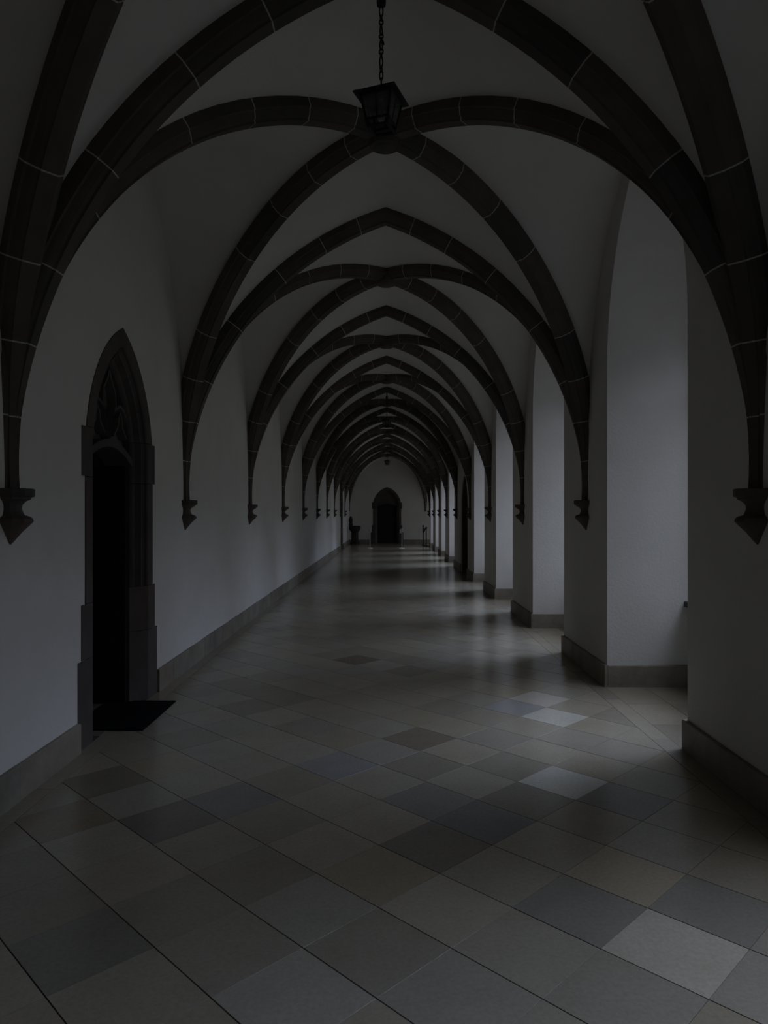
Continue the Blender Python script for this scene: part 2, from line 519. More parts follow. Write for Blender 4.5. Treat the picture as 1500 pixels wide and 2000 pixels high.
# ------------------------------------------------------------------ portals (doors)
def portal(name, tf, half, R0, band, face_in, open_half, label, rich, leaf_w=0.46):
    """tf(u, w, z): along the wall, into the wall, up.  half: half width of the stone frame, R0: radius of its arch"""
    root = empty(name)
    tag(root, label, kind='structure')
    zs = 2.0
    fi = half - band                     # inner edge of the flat band
    def stone(poly, z0, z1):
        V, F = prism(poly, lambda u, w: tf(u, w, z0), lambda u, w: tf(u, w, z1))
        return put('stone', mesh('stone', V, F, M_PORTAL, tri=True), root)
    dw = 0.11; di = fi - open_half
    mould = [(0, 0), (0.10, 0.03), (0.14, 0.20), (0.26, 0.36), (0.38, 0.36), (0.44, 0.26), (0.52, 0.30), (0.58, 0.50), (0.66, 0.74), (0.78, 0.80), (0.86, 0.74), (0.93, 0.82), (1.0, 1.0)]
    mp = [(fi - a * di, b * dw) for a, b in mould]
    for s in (-1, 1):
        for (z0, z1, uo, plain) in ((0, 0.598, half + 0.115, 1), (0.602, 0.978, half + 0.06, 1), (0.982, 1.853, half, 0), (1.857, 2.198, half + 0.055, 0)):
            prof = [(fi, -0.006), (open_half, dw)] if plain else [(fi, -0.006)] + mp[1:]
            poly = [(uo, -0.006)] + prof + [(open_half, 0.36), (uo, 0.36)] if uo <= half else [(uo, -0.006)] + prof + [(open_half, 0.36), (half, 0.36), (half, 0.05), (uo, 0.05)]
            stone([(s * u, w) for u, w in poly], z0, z1)
    # arch ring, three stones a side, mitred at the apex
    full = [(half, -0.006), (fi, -0.006)] + mp[1:] + [(open_half, 0.18), (half, 0.18)]
    c0 = half - R0
    def pt(s, u, w, f):
        r = R0 - (half - u)
        a1 = math.acos(min(1, -c0 / r)); a0 = math.asin(min(1, (2.202 - zs) / r))
        a = a0 + (a1 - a0) * f
        return tf(s * (c0 + r * math.cos(a)), w, zs + r * math.sin(a))
    for s in (-1, 1):
        cuts = [0, 0.36, 0.74, 1.0] if s < 0 else [0, 0.30, 0.68, 1.0]
        for i in range(3):
            f0, f1 = cuts[i] + (0.002 if i else 0), cuts[i + 1] - (0.002 if i < 2 else 0)
            mb = MB(); mb.rings([[pt(s, u, w, f0 + (f1 - f0) * j / 6) for u, w in full] for j in range(7)])
            put('stone', mb.mesh('stone', M_PORTAL), root)
    # lintel with a segmental underside
    def seg(u, z1=2.12, drop=0.13): return z1 - drop * (u / open_half) ** 2
    us = [open_half * (-1 + 2 * i / 14) for i in range(15)]
    poly = [(u, seg(u)) for u in us] + [(u, seg(u) + 0.06) for u in reversed(us)]
    V, F = prism(poly, lambda u, z: tf(u, 0.085, z), lambda u, z: tf(u, 0.30, z))
    put('lintel', mesh('lintel', V, F, M_PORTAL, tri=True), root)
    # tympanum plate
    ri = R0 - (half - open_half) + 0.01
    def in_arch(f):
        a1 = math.acos(-c0 / ri); a0 = math.asin(0.05 / ri); a = a0 + (a1 - a0) * f
        return c0 + ri * math.cos(a), zs + ri * math.sin(a)
    ar = [in_arch(i / 12) for i in range(13)]
    poly = [(u, seg(u) + 0.05) for u in us] + ar + [(-u, z) for u, z in reversed(ar[:-1])]
    V, F = prism(poly, lambda u, z: tf(u, 0.165, z), lambda u, z: tf(u, 0.26, z))
    ty = put('tympanum', mesh('tympanum', V, F, M_PORTAL, tri=True), root)
    if rich:
        def bar(pts, hw=0.024, w0=0.10):
            rr = []
            m = len(pts)
            for i in range(m):
                a = pts[max(0, i - 1)]; b = pts[min(m - 1, i + 1)]
                t = Vector((b[0] - a[0], b[1] - a[1])).normalized(); n = Vector((-t.y, t.x)); u, z = pts[i]
                rr.append([tf(u + n.x * hw, 0.17, z + n.y * hw), tf(u + n.x * hw * .45, w0, z + n.y * hw * .45),
                           tf(u - n.x * hw * .45, w0, z - n.y * hw * .45), tf(u - n.x * hw, 0.17, z - n.y * hw)])
            mb = MB(); mb.rings(rr); put('tracery_bar', mb.mesh('tracery_bar', M_PORTAL), ty)
        oh = open_half
        for s in (-1, 1):
            q = pointed(oh * 0.47, 2.20, oh * 0.62, 8)
            bar([(s * oh * 0.5 + u, z) for u, z in q] + [(s * oh * 0.5 - u, z) for u, z in reversed(q[:-1])])
            bar([(s * oh * 0.5 + oh * .30, 2.22), (s * oh * 0.5 + oh * .10, 2.30), (s * oh * 0.5 + oh * .08, 2.36), (s * oh * .5, 2.42)], 0.016)
            bar([(s * oh * 0.5 - oh * .30, 2.22), (s * oh * 0.5 - oh * .10, 2.30), (s * oh * 0.5 - oh * .08, 2.36), (s * oh * .5, 2.42)], 0.016)
            bar([(0, 2.18), (s * 0.03, 2.32), (s * 0.13, 2.45), (s * 0.12, 2.56), (s * 0.03, 2.66), (0, 2.74)], 0.022)
    # inner lining boards, added to turn the passage dark; leaf and threshold
    for s in (-1, 1):
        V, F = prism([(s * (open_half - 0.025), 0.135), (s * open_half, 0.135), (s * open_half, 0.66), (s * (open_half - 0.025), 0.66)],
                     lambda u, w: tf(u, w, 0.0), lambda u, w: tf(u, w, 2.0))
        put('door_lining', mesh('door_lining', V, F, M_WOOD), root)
    leaf = empty('door_leaf', parent=root)
    n = 6; wd = 2 * (open_half - 0.03) / n
    for i in range(n):
        ua = -open_half + 0.03 + i * wd + 0.003; ub = ua + wd - 0.006
        um = (ua + ub) / 2
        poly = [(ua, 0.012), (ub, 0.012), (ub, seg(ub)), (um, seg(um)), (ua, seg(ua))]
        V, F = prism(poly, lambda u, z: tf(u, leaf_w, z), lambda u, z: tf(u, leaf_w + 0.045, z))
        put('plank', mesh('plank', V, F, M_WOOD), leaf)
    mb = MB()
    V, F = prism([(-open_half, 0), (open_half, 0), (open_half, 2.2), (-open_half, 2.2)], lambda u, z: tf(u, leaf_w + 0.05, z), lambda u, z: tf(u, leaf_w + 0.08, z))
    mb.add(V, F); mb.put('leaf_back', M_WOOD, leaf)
    mb = MB()
    c = (open_half * 0.62, leaf_w - 0.022, 1.02)
    mb.tube([tf(c[0] + 0.045 * math.cos(2 * math.pi * i / 14), c[1], c[2] + 0.045 * math.sin(2 * math.pi * i / 14)) for i in range(14)], 0.007, 6, True)
    V, F = prism([(c[0] - .018, c[2] + .02), (c[0] + .018, c[2] + .02), (c[0] + .018, c[2] + .085), (c[0] - .018, c[2] + .085)],
                 lambda u, z: tf(u, leaf_w - 0.026, z), lambda u, z: tf(u, leaf_w + 0.002, z))
    mb.add(V, F); mb.put('ring_handle', M_IRON, leaf)
    V, F = prism([(-open_half, 0.0), (open_half, 0.0), (open_half, 0.64), (-open_half, 0.64)], lambda u, w: tf(u, w, -0.03), lambda u, w: tf(u, w, 0.002))
    t = put('threshold', mesh('threshold', V, F, M_TILE), root); t.color = (0.2, 0.18, 0.15, 1)
    # masonry closing the wall behind and above the leaf
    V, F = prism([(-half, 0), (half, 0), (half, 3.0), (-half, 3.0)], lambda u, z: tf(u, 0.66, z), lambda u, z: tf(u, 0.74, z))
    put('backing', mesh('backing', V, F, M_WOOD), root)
    return root

portal('door_1', lambda u, w, z: (XL - w, 5.6 + u, z), 0.70, 1.137, 0.12, 0, 0.45,
       'pointed stone portal with tracery over a dark doorway in the left wall', True)
portal('door_2', lambda u, w, z: (END_X + u, YE + w, z), END_HALF, 1.06, 0.12, 0, 0.52,
       'pointed stone portal with dark double door in the end wall', False, 0.3)
portal('door_3', lambda u, w, z: (XL - w, 32.3 + u, z), 0.70, 1.137, 0.12, 0, 0.45,
       'narrow-looking dark stone portal at the far end of the left wall', False)
# plain arched door in the right wall
d4 = empty('door_4'); tag(d4, 'dark arched door recess among the right-hand piers', kind='structure')
hole = [(u, z) for u, z in arch_hole(0, 0.80, 1.75, 0.86)]
n4 = 7; w4 = 1.6 / n4
def head4(u):
    u = abs(u); c = 0.80 - 0.86
    return 1.75 + math.sqrt(max(0, 0.86 ** 2 - (u - c) ** 2))
leaf = empty('door_leaf', parent=d4)
for i in range(n4):
    a = -0.80 + i * w4 + 0.003; b = a + w4 - 0.006; m_ = (a + b) / 2
    V, F = prism([(a, 0.01), (b, 0.01), (b, head4(b)), (m_, head4(m_)), (a, head4(a))], lambda u, z: (XR + 0.62, DOORR + u, z), lambda u, z: (XR + 0.67, DOORR + u, z))
    put('plank', mesh('plank', V, F, M_WOOD), leaf)
MB().box(XR + .67, XR + .75, DOORR - .8, DOORR + .8, 0, 2.62).put('leaf_back', M_WOOD, leaf)
mb = MB(); mb.tube([(XR + .60, DOORR - .5 + .05 * math.cos(i * math.pi / 6), 1.05 + .05 * math.sin(i * math.pi / 6)) for i in range(12)], .008, 6, True)
mb.put('ring_handle', M_IRON, leaf)
# its timber-lined reveal
h2 = pointed(0.80, 1.75, 0.86, 10); h3 = pointed(0.775, 1.75, 0.835, 10)
o_ = [(-0.80, 0)] + [(-u, z) for u, z in h2] + [(u, z) for u, z in reversed(h2[:-1])] + [(0.80, 0)]
i_ = [(0.775, 0)] + [(u, z) for u, z in h3] + [(-u, z) for u, z in reversed(h3[:-1])] + [(-0.775, 0)]
V, F = prism(o_ + i_, lambda u, z: (XR + 0.03, DOORR + u, z), lambda u, z: (XR + 0.62, DOORR + u, z))
put('door_lining', mesh('door_lining', V, F, M_RIB, tri=True), d4)
th = MB().box(XR - .02, XR + .66, DOORR - .8, DOORR + .8, -.03, .001).put('threshold', M_TILE, d4); th.color = (.2, .18, .15, 1)

# ------------------------------------------------------------------ skirting
BH, BT = 0.20, 0.028
def skirting_run(root, p0, p1, nrm, rnd, joints=None, inset=(0, 0)):
    """slabs along a wall from p0 to p1, nrm = direction out of the wall"""
    L = math.hypot(p1[0] - p0[0], p1[1] - p0[1]); d = ((p1[0] - p0[0]) / L, (p1[1] - p0[1]) / L)
    t = 0.0; cuts = [0.0]
    if joints: cuts += joints
    t = cuts[-1]
    while L - t > 1.0:
        t += rnd.uniform(0.42, 0.85); cuts.append(t)
    cuts.append(L)
    for a, b in zip(cuts, cuts[1:]):
        a += 0.002; b -= 0.002; hh = BH + rnd.uniform(-.002, .002); e = BT + rnd.uniform(-.0015, .0015)
        def q(s, o, z): return (p0[0] + d[0] * s + nrm[0] * o, p0[1] + d[1] * s + nrm[1] * o, z)
        c = 0.006
        V = [q(a, -.005, 0), q(b, -.005, 0), q(b, e, 0), q(a, e, 0), q(a, -.005, hh), q(b, -.005, hh), q(b, e - c, hh), q(a, e - c, hh), q(a, e, hh - c), q(b, e, hh - c)]
        F = [(0, 1, 2, 3), (4, 7, 6, 5), (7, 8, 9, 6), (8, 3, 2, 9), (0, 4, 5, 1), (0, 3, 8, 7, 4), (1, 5, 6, 9, 2)]
        put('slab', mesh('slab', V, F, M_BASE), root)
rs = random.Random(11)
bl = empty('baseboard_left'); tag(bl, 'pale limestone skirting slabs along the left wall', kind='structure')
skirting_run(bl, (XL, 0.0), (XL, 4.78), (1, 0), rs, [0.75, 1.6, 2.35, 3.15, 3.99])
skirting_run(bl, (XL, 6.42), (XL, 31.48), (1, 0), rs, [0.42, 1.18, 1.58, 2.05, 2.48, 2.95])
skirting_run(bl, (XL, 33.12), (XL, YE), (1, 0), rs)
br = empty('baseboard_right'); tag(br, 'veined limestone skirting slabs round the right-hand piers', kind='structure')
for k in range(-2, KLAST + 1):
    ya = YK(k - 1) + OPEN_OFF + OPEN_HALF if k - 1 != DOORBAY else DOORR + 0.80
    yb = YK(k) + OPEN_OFF - OPEN_HALF if k != DOORBAY else DOORR - 0.80
    if k == KLAST: yb = YC
    skirting_run(br, (XR, ya - (BT if k - 1 != DOORBAY else 0)), (XR, yb + (BT if k != DOORBAY else 0)), (-1, 0), rs)
    if k - 1 != DOORBAY: skirting_run(br, (XR, ya), (XR + 0.75, ya), (0, -1), rs)
    if k != DOORBAY and k != KLAST: skirting_run(br, (XR, yb), (XR + 0.75, yb), (0, 1), rs)
be = empty('baseboard_end'); tag(be, 'limestone skirting slabs along the end wall', kind='structure')
skirting_run(be, (XL + BT, YE), (END_X - END_HALF - 0.12, YE), (0, -1), rs)
skirting_run(be, (END_X + END_HALF + 0.12, YE), (9.0, YE), (0, -1), rs)

# ------------------------------------------------------------------ floor
fl = MB().box(XL - LWALL, 9.4, YA - 0.5, YE + 0.7, -0.15, -0.004).put('floor', M_GROUT)
tag(fl, 'floor of square limestone tiles laid diagonally', kind='structure')
PU, PV = 0.385, 0.389
U0, V0 = 2.032, -1.699
q2 = math.sqrt(0.5)
XB0, XB1 = -1.94, 1.872           # edges of the diagonal field
def uv2xy(u, v): return ((u + v) * q2, (u - v) * q2)
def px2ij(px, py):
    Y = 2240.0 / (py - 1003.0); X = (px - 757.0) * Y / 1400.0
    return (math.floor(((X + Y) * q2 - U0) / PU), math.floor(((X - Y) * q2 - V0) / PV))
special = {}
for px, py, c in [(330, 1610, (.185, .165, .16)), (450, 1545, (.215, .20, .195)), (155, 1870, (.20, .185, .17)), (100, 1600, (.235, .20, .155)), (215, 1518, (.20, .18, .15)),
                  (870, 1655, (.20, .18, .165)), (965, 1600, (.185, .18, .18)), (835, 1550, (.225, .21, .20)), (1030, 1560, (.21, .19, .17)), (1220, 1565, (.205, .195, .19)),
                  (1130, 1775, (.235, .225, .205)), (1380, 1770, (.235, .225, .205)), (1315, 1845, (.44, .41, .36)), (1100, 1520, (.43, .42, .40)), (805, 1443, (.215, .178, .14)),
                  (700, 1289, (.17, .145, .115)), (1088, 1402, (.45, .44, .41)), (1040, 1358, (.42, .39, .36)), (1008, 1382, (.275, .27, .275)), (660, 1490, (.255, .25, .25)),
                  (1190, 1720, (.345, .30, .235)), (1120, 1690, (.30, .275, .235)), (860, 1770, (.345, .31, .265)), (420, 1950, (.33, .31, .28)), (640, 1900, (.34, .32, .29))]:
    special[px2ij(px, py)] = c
PAL = [(.335, .303, .245), (.325, .293, .238), (.345, .313, .257), (.315, .290, .245), (.33, .295, .228), (.30, .275, .232), (.335, .308, .258), (.315, .295, .255), (.275, .25, .208)]
TK = 0.87
def tint(i, j, salt=0):
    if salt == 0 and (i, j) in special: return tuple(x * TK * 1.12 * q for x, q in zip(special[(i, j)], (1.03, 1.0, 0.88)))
    r = random.Random(i * 7919 + j * 104729 + salt * 31)
    c = r.choice(PAL); f = TK * r.uniform(0.94, 1.06)
    return tuple(x * f * q for x, q in zip(c, (1.04, 1.0, 0.905)))
def clip(poly, axis, lim, sign):
    out = []
    for a, b in zip(poly, poly[1:] + poly[:1]):
        da, db = sign * (a[axis] - lim), sign * (b[axis] - lim)
        if da >= 0: out.append(a)
        if da * db < 0:
            t = da / (da - db); out.append((a[0] + t * (b[0] - a[0]), a[1] + t * (b[1] - a[1])))
    return out
def tile_geo(poly, th=0.012, b=0.0002):
    cx = sum(p[0] for p in poly) / len(poly); cy = sum(p[1] for p in poly) / len(poly)
    n = len(poly); ins = []
    for x, y in poly:
        d = math.hypot(x - cx, y - cy); f = max(0, 1 - b * 1.4 / max(d, 1e-6)); ins.append((cx + (x - cx) * f, cy + (y - cy) * f))
    V = [(x, y, -th) for x, y in poly] + [(x, y, -b) for x, y in poly] + [(x, y, 0) for x, y in ins]
    F = []
    for k in range(2):
        for i in range(n):
            j = (i + 1) % n; F.append((k * n + i, k * n + j, k * n + n + j, k * n + n + i))
    F.append(tuple(2 * n + i for i in range(n)))
    return V, F
GU, GV = 0.0026, 0.0010
G = 0.0022                        # half joint
cand = []
for i in range(-40, 80):
    for j in range(-90, 40):
        u, v = U0 + i * PU, V0 + j * PV
        poly = [uv2xy(u + GU, v + GV), uv2xy(u + GU, v + PV - GV), uv2xy(u + PU - GU, v + PV - GV), uv2xy(u + PU - GU, v + GV)]
        if max(p[1] for p in poly) < -1.5 or min(p[1] for p in poly) > YE: continue
        x0, x1 = min(p[0] for p in poly), max(p[0] for p in poly)
        cx, cy = uv2xy(u + PU / 2, v + PV / 2)
        right = 9.0 if cy > YC + 0.3 else XB1
        if x1 < XB0 or x0 > right: continue
        whole = x0 >= XB0 and x1 <= right and max(p[1] for p in poly) <= YE
        c = poly
        if not whole:
            c = clip(c, 0, XB0 + G, 1); c = clip(c, 0, right - G, -1); c = clip(c, 1, YE, -1)
            if len(c) < 3: continue
        vis = cy > 1.9 and abs(cx) < cy * 0.62 + 0.2
        cand.append((cy if vis else 1e3 + cy, i, j, whole, c, cx, cy))
cand.sort(key=lambda t: t[0])
hu, hv = PU / 2 - GU, PV / 2 - GV
Vt, Ft = tile_geo([uv2xy(-hu, -hv), uv2xy(-hu, hv), uv2xy(hu, hv), uv2xy(hu, -hv)])
tile_me = mesh('tile', Vt, Ft, M_TILE)
field = MB(); fcol = []
rt = random.Random(3)
for idx, (_, i, j, whole, c, cx, cy) in enumerate(cand):
    col = tint(i, j)
    dz = rt.uniform(-0.0002, 0.0002)
    if idx < 295:
        if whole: o = put('tile', tile_me, fl, (cx, cy, dz), (rt.uniform(-.0003, .0003), rt.uniform(-.0003, .0003), 0))
        else:
            V, F = tile_geo([(x - cx, y - cy) for x, y in c]); o = put('tile', mesh('tile', V, F, M_TILE), fl, (cx, cy, dz))
        o.color = (*col, 1)
    else:
        V, F = tile_geo(c); n0 = len(field.V); field.add([(x, y, z + dz) for x, y, z in V], F); fcol += [col] * (len(field.V) - n0)
def field_obj(name, mb, cols):
    me = bpy.data.meshes.new(name); me.from_pydata(mb.V, [], mb.F)
    bm = bmesh.new(); bm.from_mesh(me); bmesh.ops.recalc_face_normals(bm, faces=bm.faces); bm.to_mesh(me); bm.free()
    at = me.color_attributes.new('tint', 'FLOAT_COLOR', 'POINT')
    for q, c in enumerate(cols): at.data[q].color = (*c, 1)
    me.materials.append(M_TILEFIELD)
    return put(name, me, fl)
ff = field_obj('tile_field', field, fcol); ff['kind'] = 'stuff'
# border strips beside the walls and square paving in the recesses
bt = random.Random(21)
def border(x0, x1, ya, yb, name, lo, hi):
    y = ya
    while y < yb - 0.01:
        y2 = min(yb, y + bt.uniform(lo, hi))
        if yb - y2 < 0.25: y2 = yb
        V, F = tile_geo([(x0 + .0012, y + .0015), (x0 + .0012, y2 - .0015), (x1 - .0012, y2 - .0015), (x1 - .0012, y + .0015)])
        o = put(name, mesh(name, V, F, M_TILE), fl, (0, 0, bt.uniform(-.0006, .0006)))
        o.color = (*tint(int(y * 100), int(x0 * 100), 5), 1)
        y = y2
border(XL - 0.0, XB0, 0.0, YE, 'border_stone', 0.6, 1.1)
border(XB1, XR - 0.025, 0.0, YC, 'border_stone', 0.7, 1.2)
for k in range(-1, KLAST):
    if k == DOORBAY: continue
    yc = YK(k) + OPEN_OFF
    cuts = [-OPEN_HALF, -0.30, 0.28, OPEN_HALF]
    for a, b in zip(cuts, cuts[1:]):
        for x0, x1 in ((XR - 0.025, XR + 0.34), (XR + 0.34, XR + 0.75)):
            V, F = tile_geo([(x0 + .0015, yc + a + .0015), (x0 + .0015, yc + b - .0015), (x1 - .0015, yc + b - .0015), (x1 - .0015, yc + a + .0015)])
            o = put('recess_slab', mesh('recess_slab', V, F, M_TILE), fl, (0, 0, bt.uniform(-.0006, .0006)))
            o.color = (*tint(int((yc + a) * 100), int(x0 * 100), 9), 1)

# ------------------------------------------------------------------ ribs
PROFILE = [(-0.100, 0.155), (-0.100, 0.072), (-0.088, 0.066), (-0.078, 0.046), (-0.064, 0.026), (-0.047, 0.014), (-0.045, 0.0),
           (0.045, 0.0), (0.047, 0.014), (0.064, 0.026), (0.078, 0.046), (0.088, 0.066), (0.100, 0.072), (0.100, 0.155)]
def width_at(z):
    t = min(1, max(0, (z - 1.72) / 1.3)); t = t * t * (3 - 2 * t)
    return 0.42 + 0.58 * t
def ring_at(p, nrm, lat, sc, k=1.0, grow=0.0):
    """p: soffit point, nrm: out of the arch (towards the web), lat: across the rib"""
    out = []
    for a, b in PROFILE:
        aa = a * sc + (grow if a > 0 else -grow)
        bb = (b * k) - (grow if b < 0.1 else -0.0)
        out.append(tuple(p[c] + nrm[c] * bb + lat[c] * aa for c in range(3)))
    return out

def rib_meshes(stations, joints, name):
    """stations(s) -> (point, normal, lateral, scale, miter) for s in [0, L]; joints: list of s.  returns voussoir meshes + one mortar mesh"""
    out = []; mortar = MB(); g = 0.0042
    for a, b in zip(joints, joints[1:]):
        s0, s1 = a + (g if a > joints[0] else 0), b - (g if b < joints[-1] else 0)
        n = max(2, int((s1 - s0) / 0.085))
        ss = [s0 + (s1 - s0) * i / n for i in range(n + 1)]
        for cr in stations.creases:
            if s0 < cr < s1: ss = sorted([s for s in ss if abs(s - cr) > 0.03] + [cr])
        mb = MB(); mb.rings([ring_at(*stations(s)) for s in ss])
        out.append(mb.mesh('voussoir', M_RIB))
    for j in joints[1:-1]:
        mb2 = [ring_at(*stations(j + e), grow=-0.0008) for e in (-g - .001, g + .001)]
        mortar.rings(mb2)
    return out, mortar.mesh('mortar', M_MORTAR)

class Transverse:
    def __init__(self, hw):
        self.hw = hw
        self.a1 = math.acos(TC / TR); self.half = TR * self.a1; self.L = 2 * self.half
        self.creases = [self.half]
    def s_of_z(self, z): return TR * math.asin((z - SP) / TR)
    def __call__(self, s):
        side = -1 if s <= self.half else 1
        q = s if side < 0 else self.L - s
        a = q / TR
        d = TR * math.cos(a) - TC; z = SP + TR * math.sin(a)
        nx, nz, k = side * math.cos(a), math.sin(a), 1.0
        if abs(s - self.half) < 1e-6: nx, nz, k = 0.0, 1.0, 1 / math.sin(self.a1)
        return ((side * d, 0.0, z), (nx, 0.0, nz), (0, 1, 0), width_at(z), k)
class Diagonal:
    """full diagonal; (hx, hy) half sizes of the bay, sgn picks which diagonal"""
    def __init__(self, hx, hy, sgn):
        self.dl = math.hypot(hx, hy); self.k = self.dl / math.hypot(HW, P / 2)
        self.ux, self.uy = hx / self.dl, sgn * hy / self.dl
        self.a0 = math.asin((SP - DZ) / DR); self.half = DR * (math.pi / 2 - self.a0); self.L = 2 * self.half; self.creases = []
    def s_of_d(self, d): return DR * (math.acos(min(1, d / DR)) - self.a0)
    def __call__(self, s):
        side = -1 if s <= self.half else 1
        q = s if side < 0 else self.L - s
        a = self.a0 + q / DR
        d = DR * math.cos(a) * self.k; z = DZ + DR * math.sin(a); c = side * d
        nh = side * math.cos(a); nz = math.sin(a)
        return ((c * self.ux, c * self.uy, z), (nh * self.ux, nh * self.uy, nz), (-self.uy, self.ux, 0), width_at(z), 1.0)

ORD = ['nearest', 'second', 'third', 'fourth', 'fifth', 'sixth', 'seventh', 'eighth', 'ninth', 'tenth', 'eleventh']
T_ = Transverse(HW)
tj = [0.0] + [T_.s_of_z(z) for z in (2.08, 2.52, 2.92, 3.46, 3.96, 4.27, 4.46)]
tj = tj + [T_.L - s for s in reversed(tj)]
tV, tM = rib_meshes(T_, tj, 'transverse')
def assemble(name, loc, meshes, mortar, label, group):
    r = empty(name, loc)
    tag(r, label, 'rib', group, 'structure')
    for me in meshes: put('voussoir', me, r)
    put('mortar', mortar, r)['kind'] = 'stuff'
    return r
for k in range(0, KLAST + 1):
    assemble('transverse_rib', (AX, YK(k), 0), tV, tM,
             'pointed sandstone rib spanning straight across the vault, %s from the camera' % ORD[k], 'transverse ribs of the vault')
def diag_set(hy):
    res = []
    for sg in (1, -1):
        D = Diagonal(HW, hy, sg)
        dj = [0.0, 0.42, 0.82, 1.24, 1.70, D.s_of_d(1.62), D.s_of_d(1.17), D.s_of_d(0.74), D.s_of_d(0.33)]
        dj = sorted(set(round(x, 4) for x in dj)); dj = [x for i, x in enumerate(dj) if i == 0 or x - dj[i - 1] > 0.2]
        dj = dj + [D.L - s for s in reversed(dj)]
        res.append(rib_meshes(D, dj, 'diagonal'))
    return res
ds = diag_set(P / 2); dc = diag_set((YE - YC) / 2)
boss = MB(); boss.lathe([(0.10, 4.62), (0.125, 4.56), (0.128, 4.50), (0.115, 4.475), (0.10, 4.468), (0.085, 4.474), (0.06, 4.462), (0.0015, 4.455)], 24)
boss_me = boss.mesh('boss', M_RIB)
BAYW = ['above the nearest lantern'] 
for k in range(0, KLAST + 1):
    yc = YK(k) + P / 2 if k < KLAST else (YC + YE) / 2
    kk = k
    st = ds if k < KLAST else dc
    for (vm, mo), txt in zip(st, ('near left to far right', 'near right to far left')):
        assemble('diagonal_rib', (AX, yc, 0), vm, mo, 'sandstone diagonal rib from %s in the %s visible whole vault bay' % (txt, ORD[kk]), 'diagonal ribs of the vault')
    b = put('keystone_boss', boss_me, None, (AX, yc, 0))
    tag(b, 'round stone boss at the rib crossing of the %s whole vault bay' % ORD[kk], 'boss', 'bosses of the vault')
# the bay over the camera: its far half of the diagonals shows at the top corners
for (vm, mo), txt in zip(ds, ('upper right corner', 'upper left corner')):
    assemble('diagonal_rib', (AX, YK(-1) + P / 2, 0), vm, mo, 'large sandstone diagonal rib leaving the frame at the %s' % txt, 'diagonal ribs of the vault')
b = put('keystone_boss', boss_me, None, (AX, YK(-1) + P / 2, 0))
tag(b, 'round stone boss overhead in front of the nearest lantern, above the frame', 'boss', 'bosses of the vault')

# ------------------------------------------------------------------ corbels
def corbel_meshes():
    """half-octagon bracket, flat side on the wall; x points out of the wall"""
    K = 7
    def ring(r, z, depth=1.0, n=K):
        pts = []
        for i in range(n):
            a = -math.pi / 2 + math.pi * i / (n - 1)
            pts.append((r * math.cos(a) * depth, r * math.sin(a), z))
        return [(-0.012, -r, z)] + pts + [(-0.012, r, z)]
    def build(prof, nm):
        mb = MB(); mb.rings([ring(r, z, d) for r, z, d in prof]); return mb.mesh(nm, M_RIB)
    ab = build([(0.105, 1.690, 1.12), (0.112, 1.695, 1.14), (0.112, 1.732, 1.14), (0.108, 1.736, 1.12)], 'abacus')
    nk = build([(0.080, 1.575, 1.05), (0.074, 1.60, 0.9), (0.066, 1.625, 0.85), (0.068, 1.648, 0.88), (0.082, 1.668, 0.98), (0.098, 1.678, 1.08), (0.100, 1.691, 1.10)], 'neck')
    dr = build([(0.006, 1.430, 0.9), (0.022, 1.448, 0.95), (0.060, 1.498, 1.02), (0.092, 1.536, 1.10), (0.106, 1.556, 1.14), (0.104, 1.572, 1.12), (0.092, 1.584, 1.08), (0.078, 1.590, 1.0)], 'drop')
    return ab, nk, dr
CM = corbel_meshes()
for k in range(0, KLAST + 1):
    for side in ('left', 'right'):
        c = empty('corbel', (XL if side == 'left' else XR, YK(k), 0), 0 if side == 'left' else math.pi)
        if k == 0:
            lab = 'large dark stone corbel with pointed drop cut by the %s edge of the frame' % side
        elif k == KLAST:
            lab = 'small dark stone corbel on the %s wall nearest the end wall' % side
        else:
            lab = 'dark stone corbel with pointed drop under the ribs, %s on the %s wall' % (ORD[k], side)
        tag(c, lab, 'corbel', 'corbels of the %s wall' % side)
        for nm, me in zip(('abacus', 'neck', 'drop'), CM): put(nm, me, c)

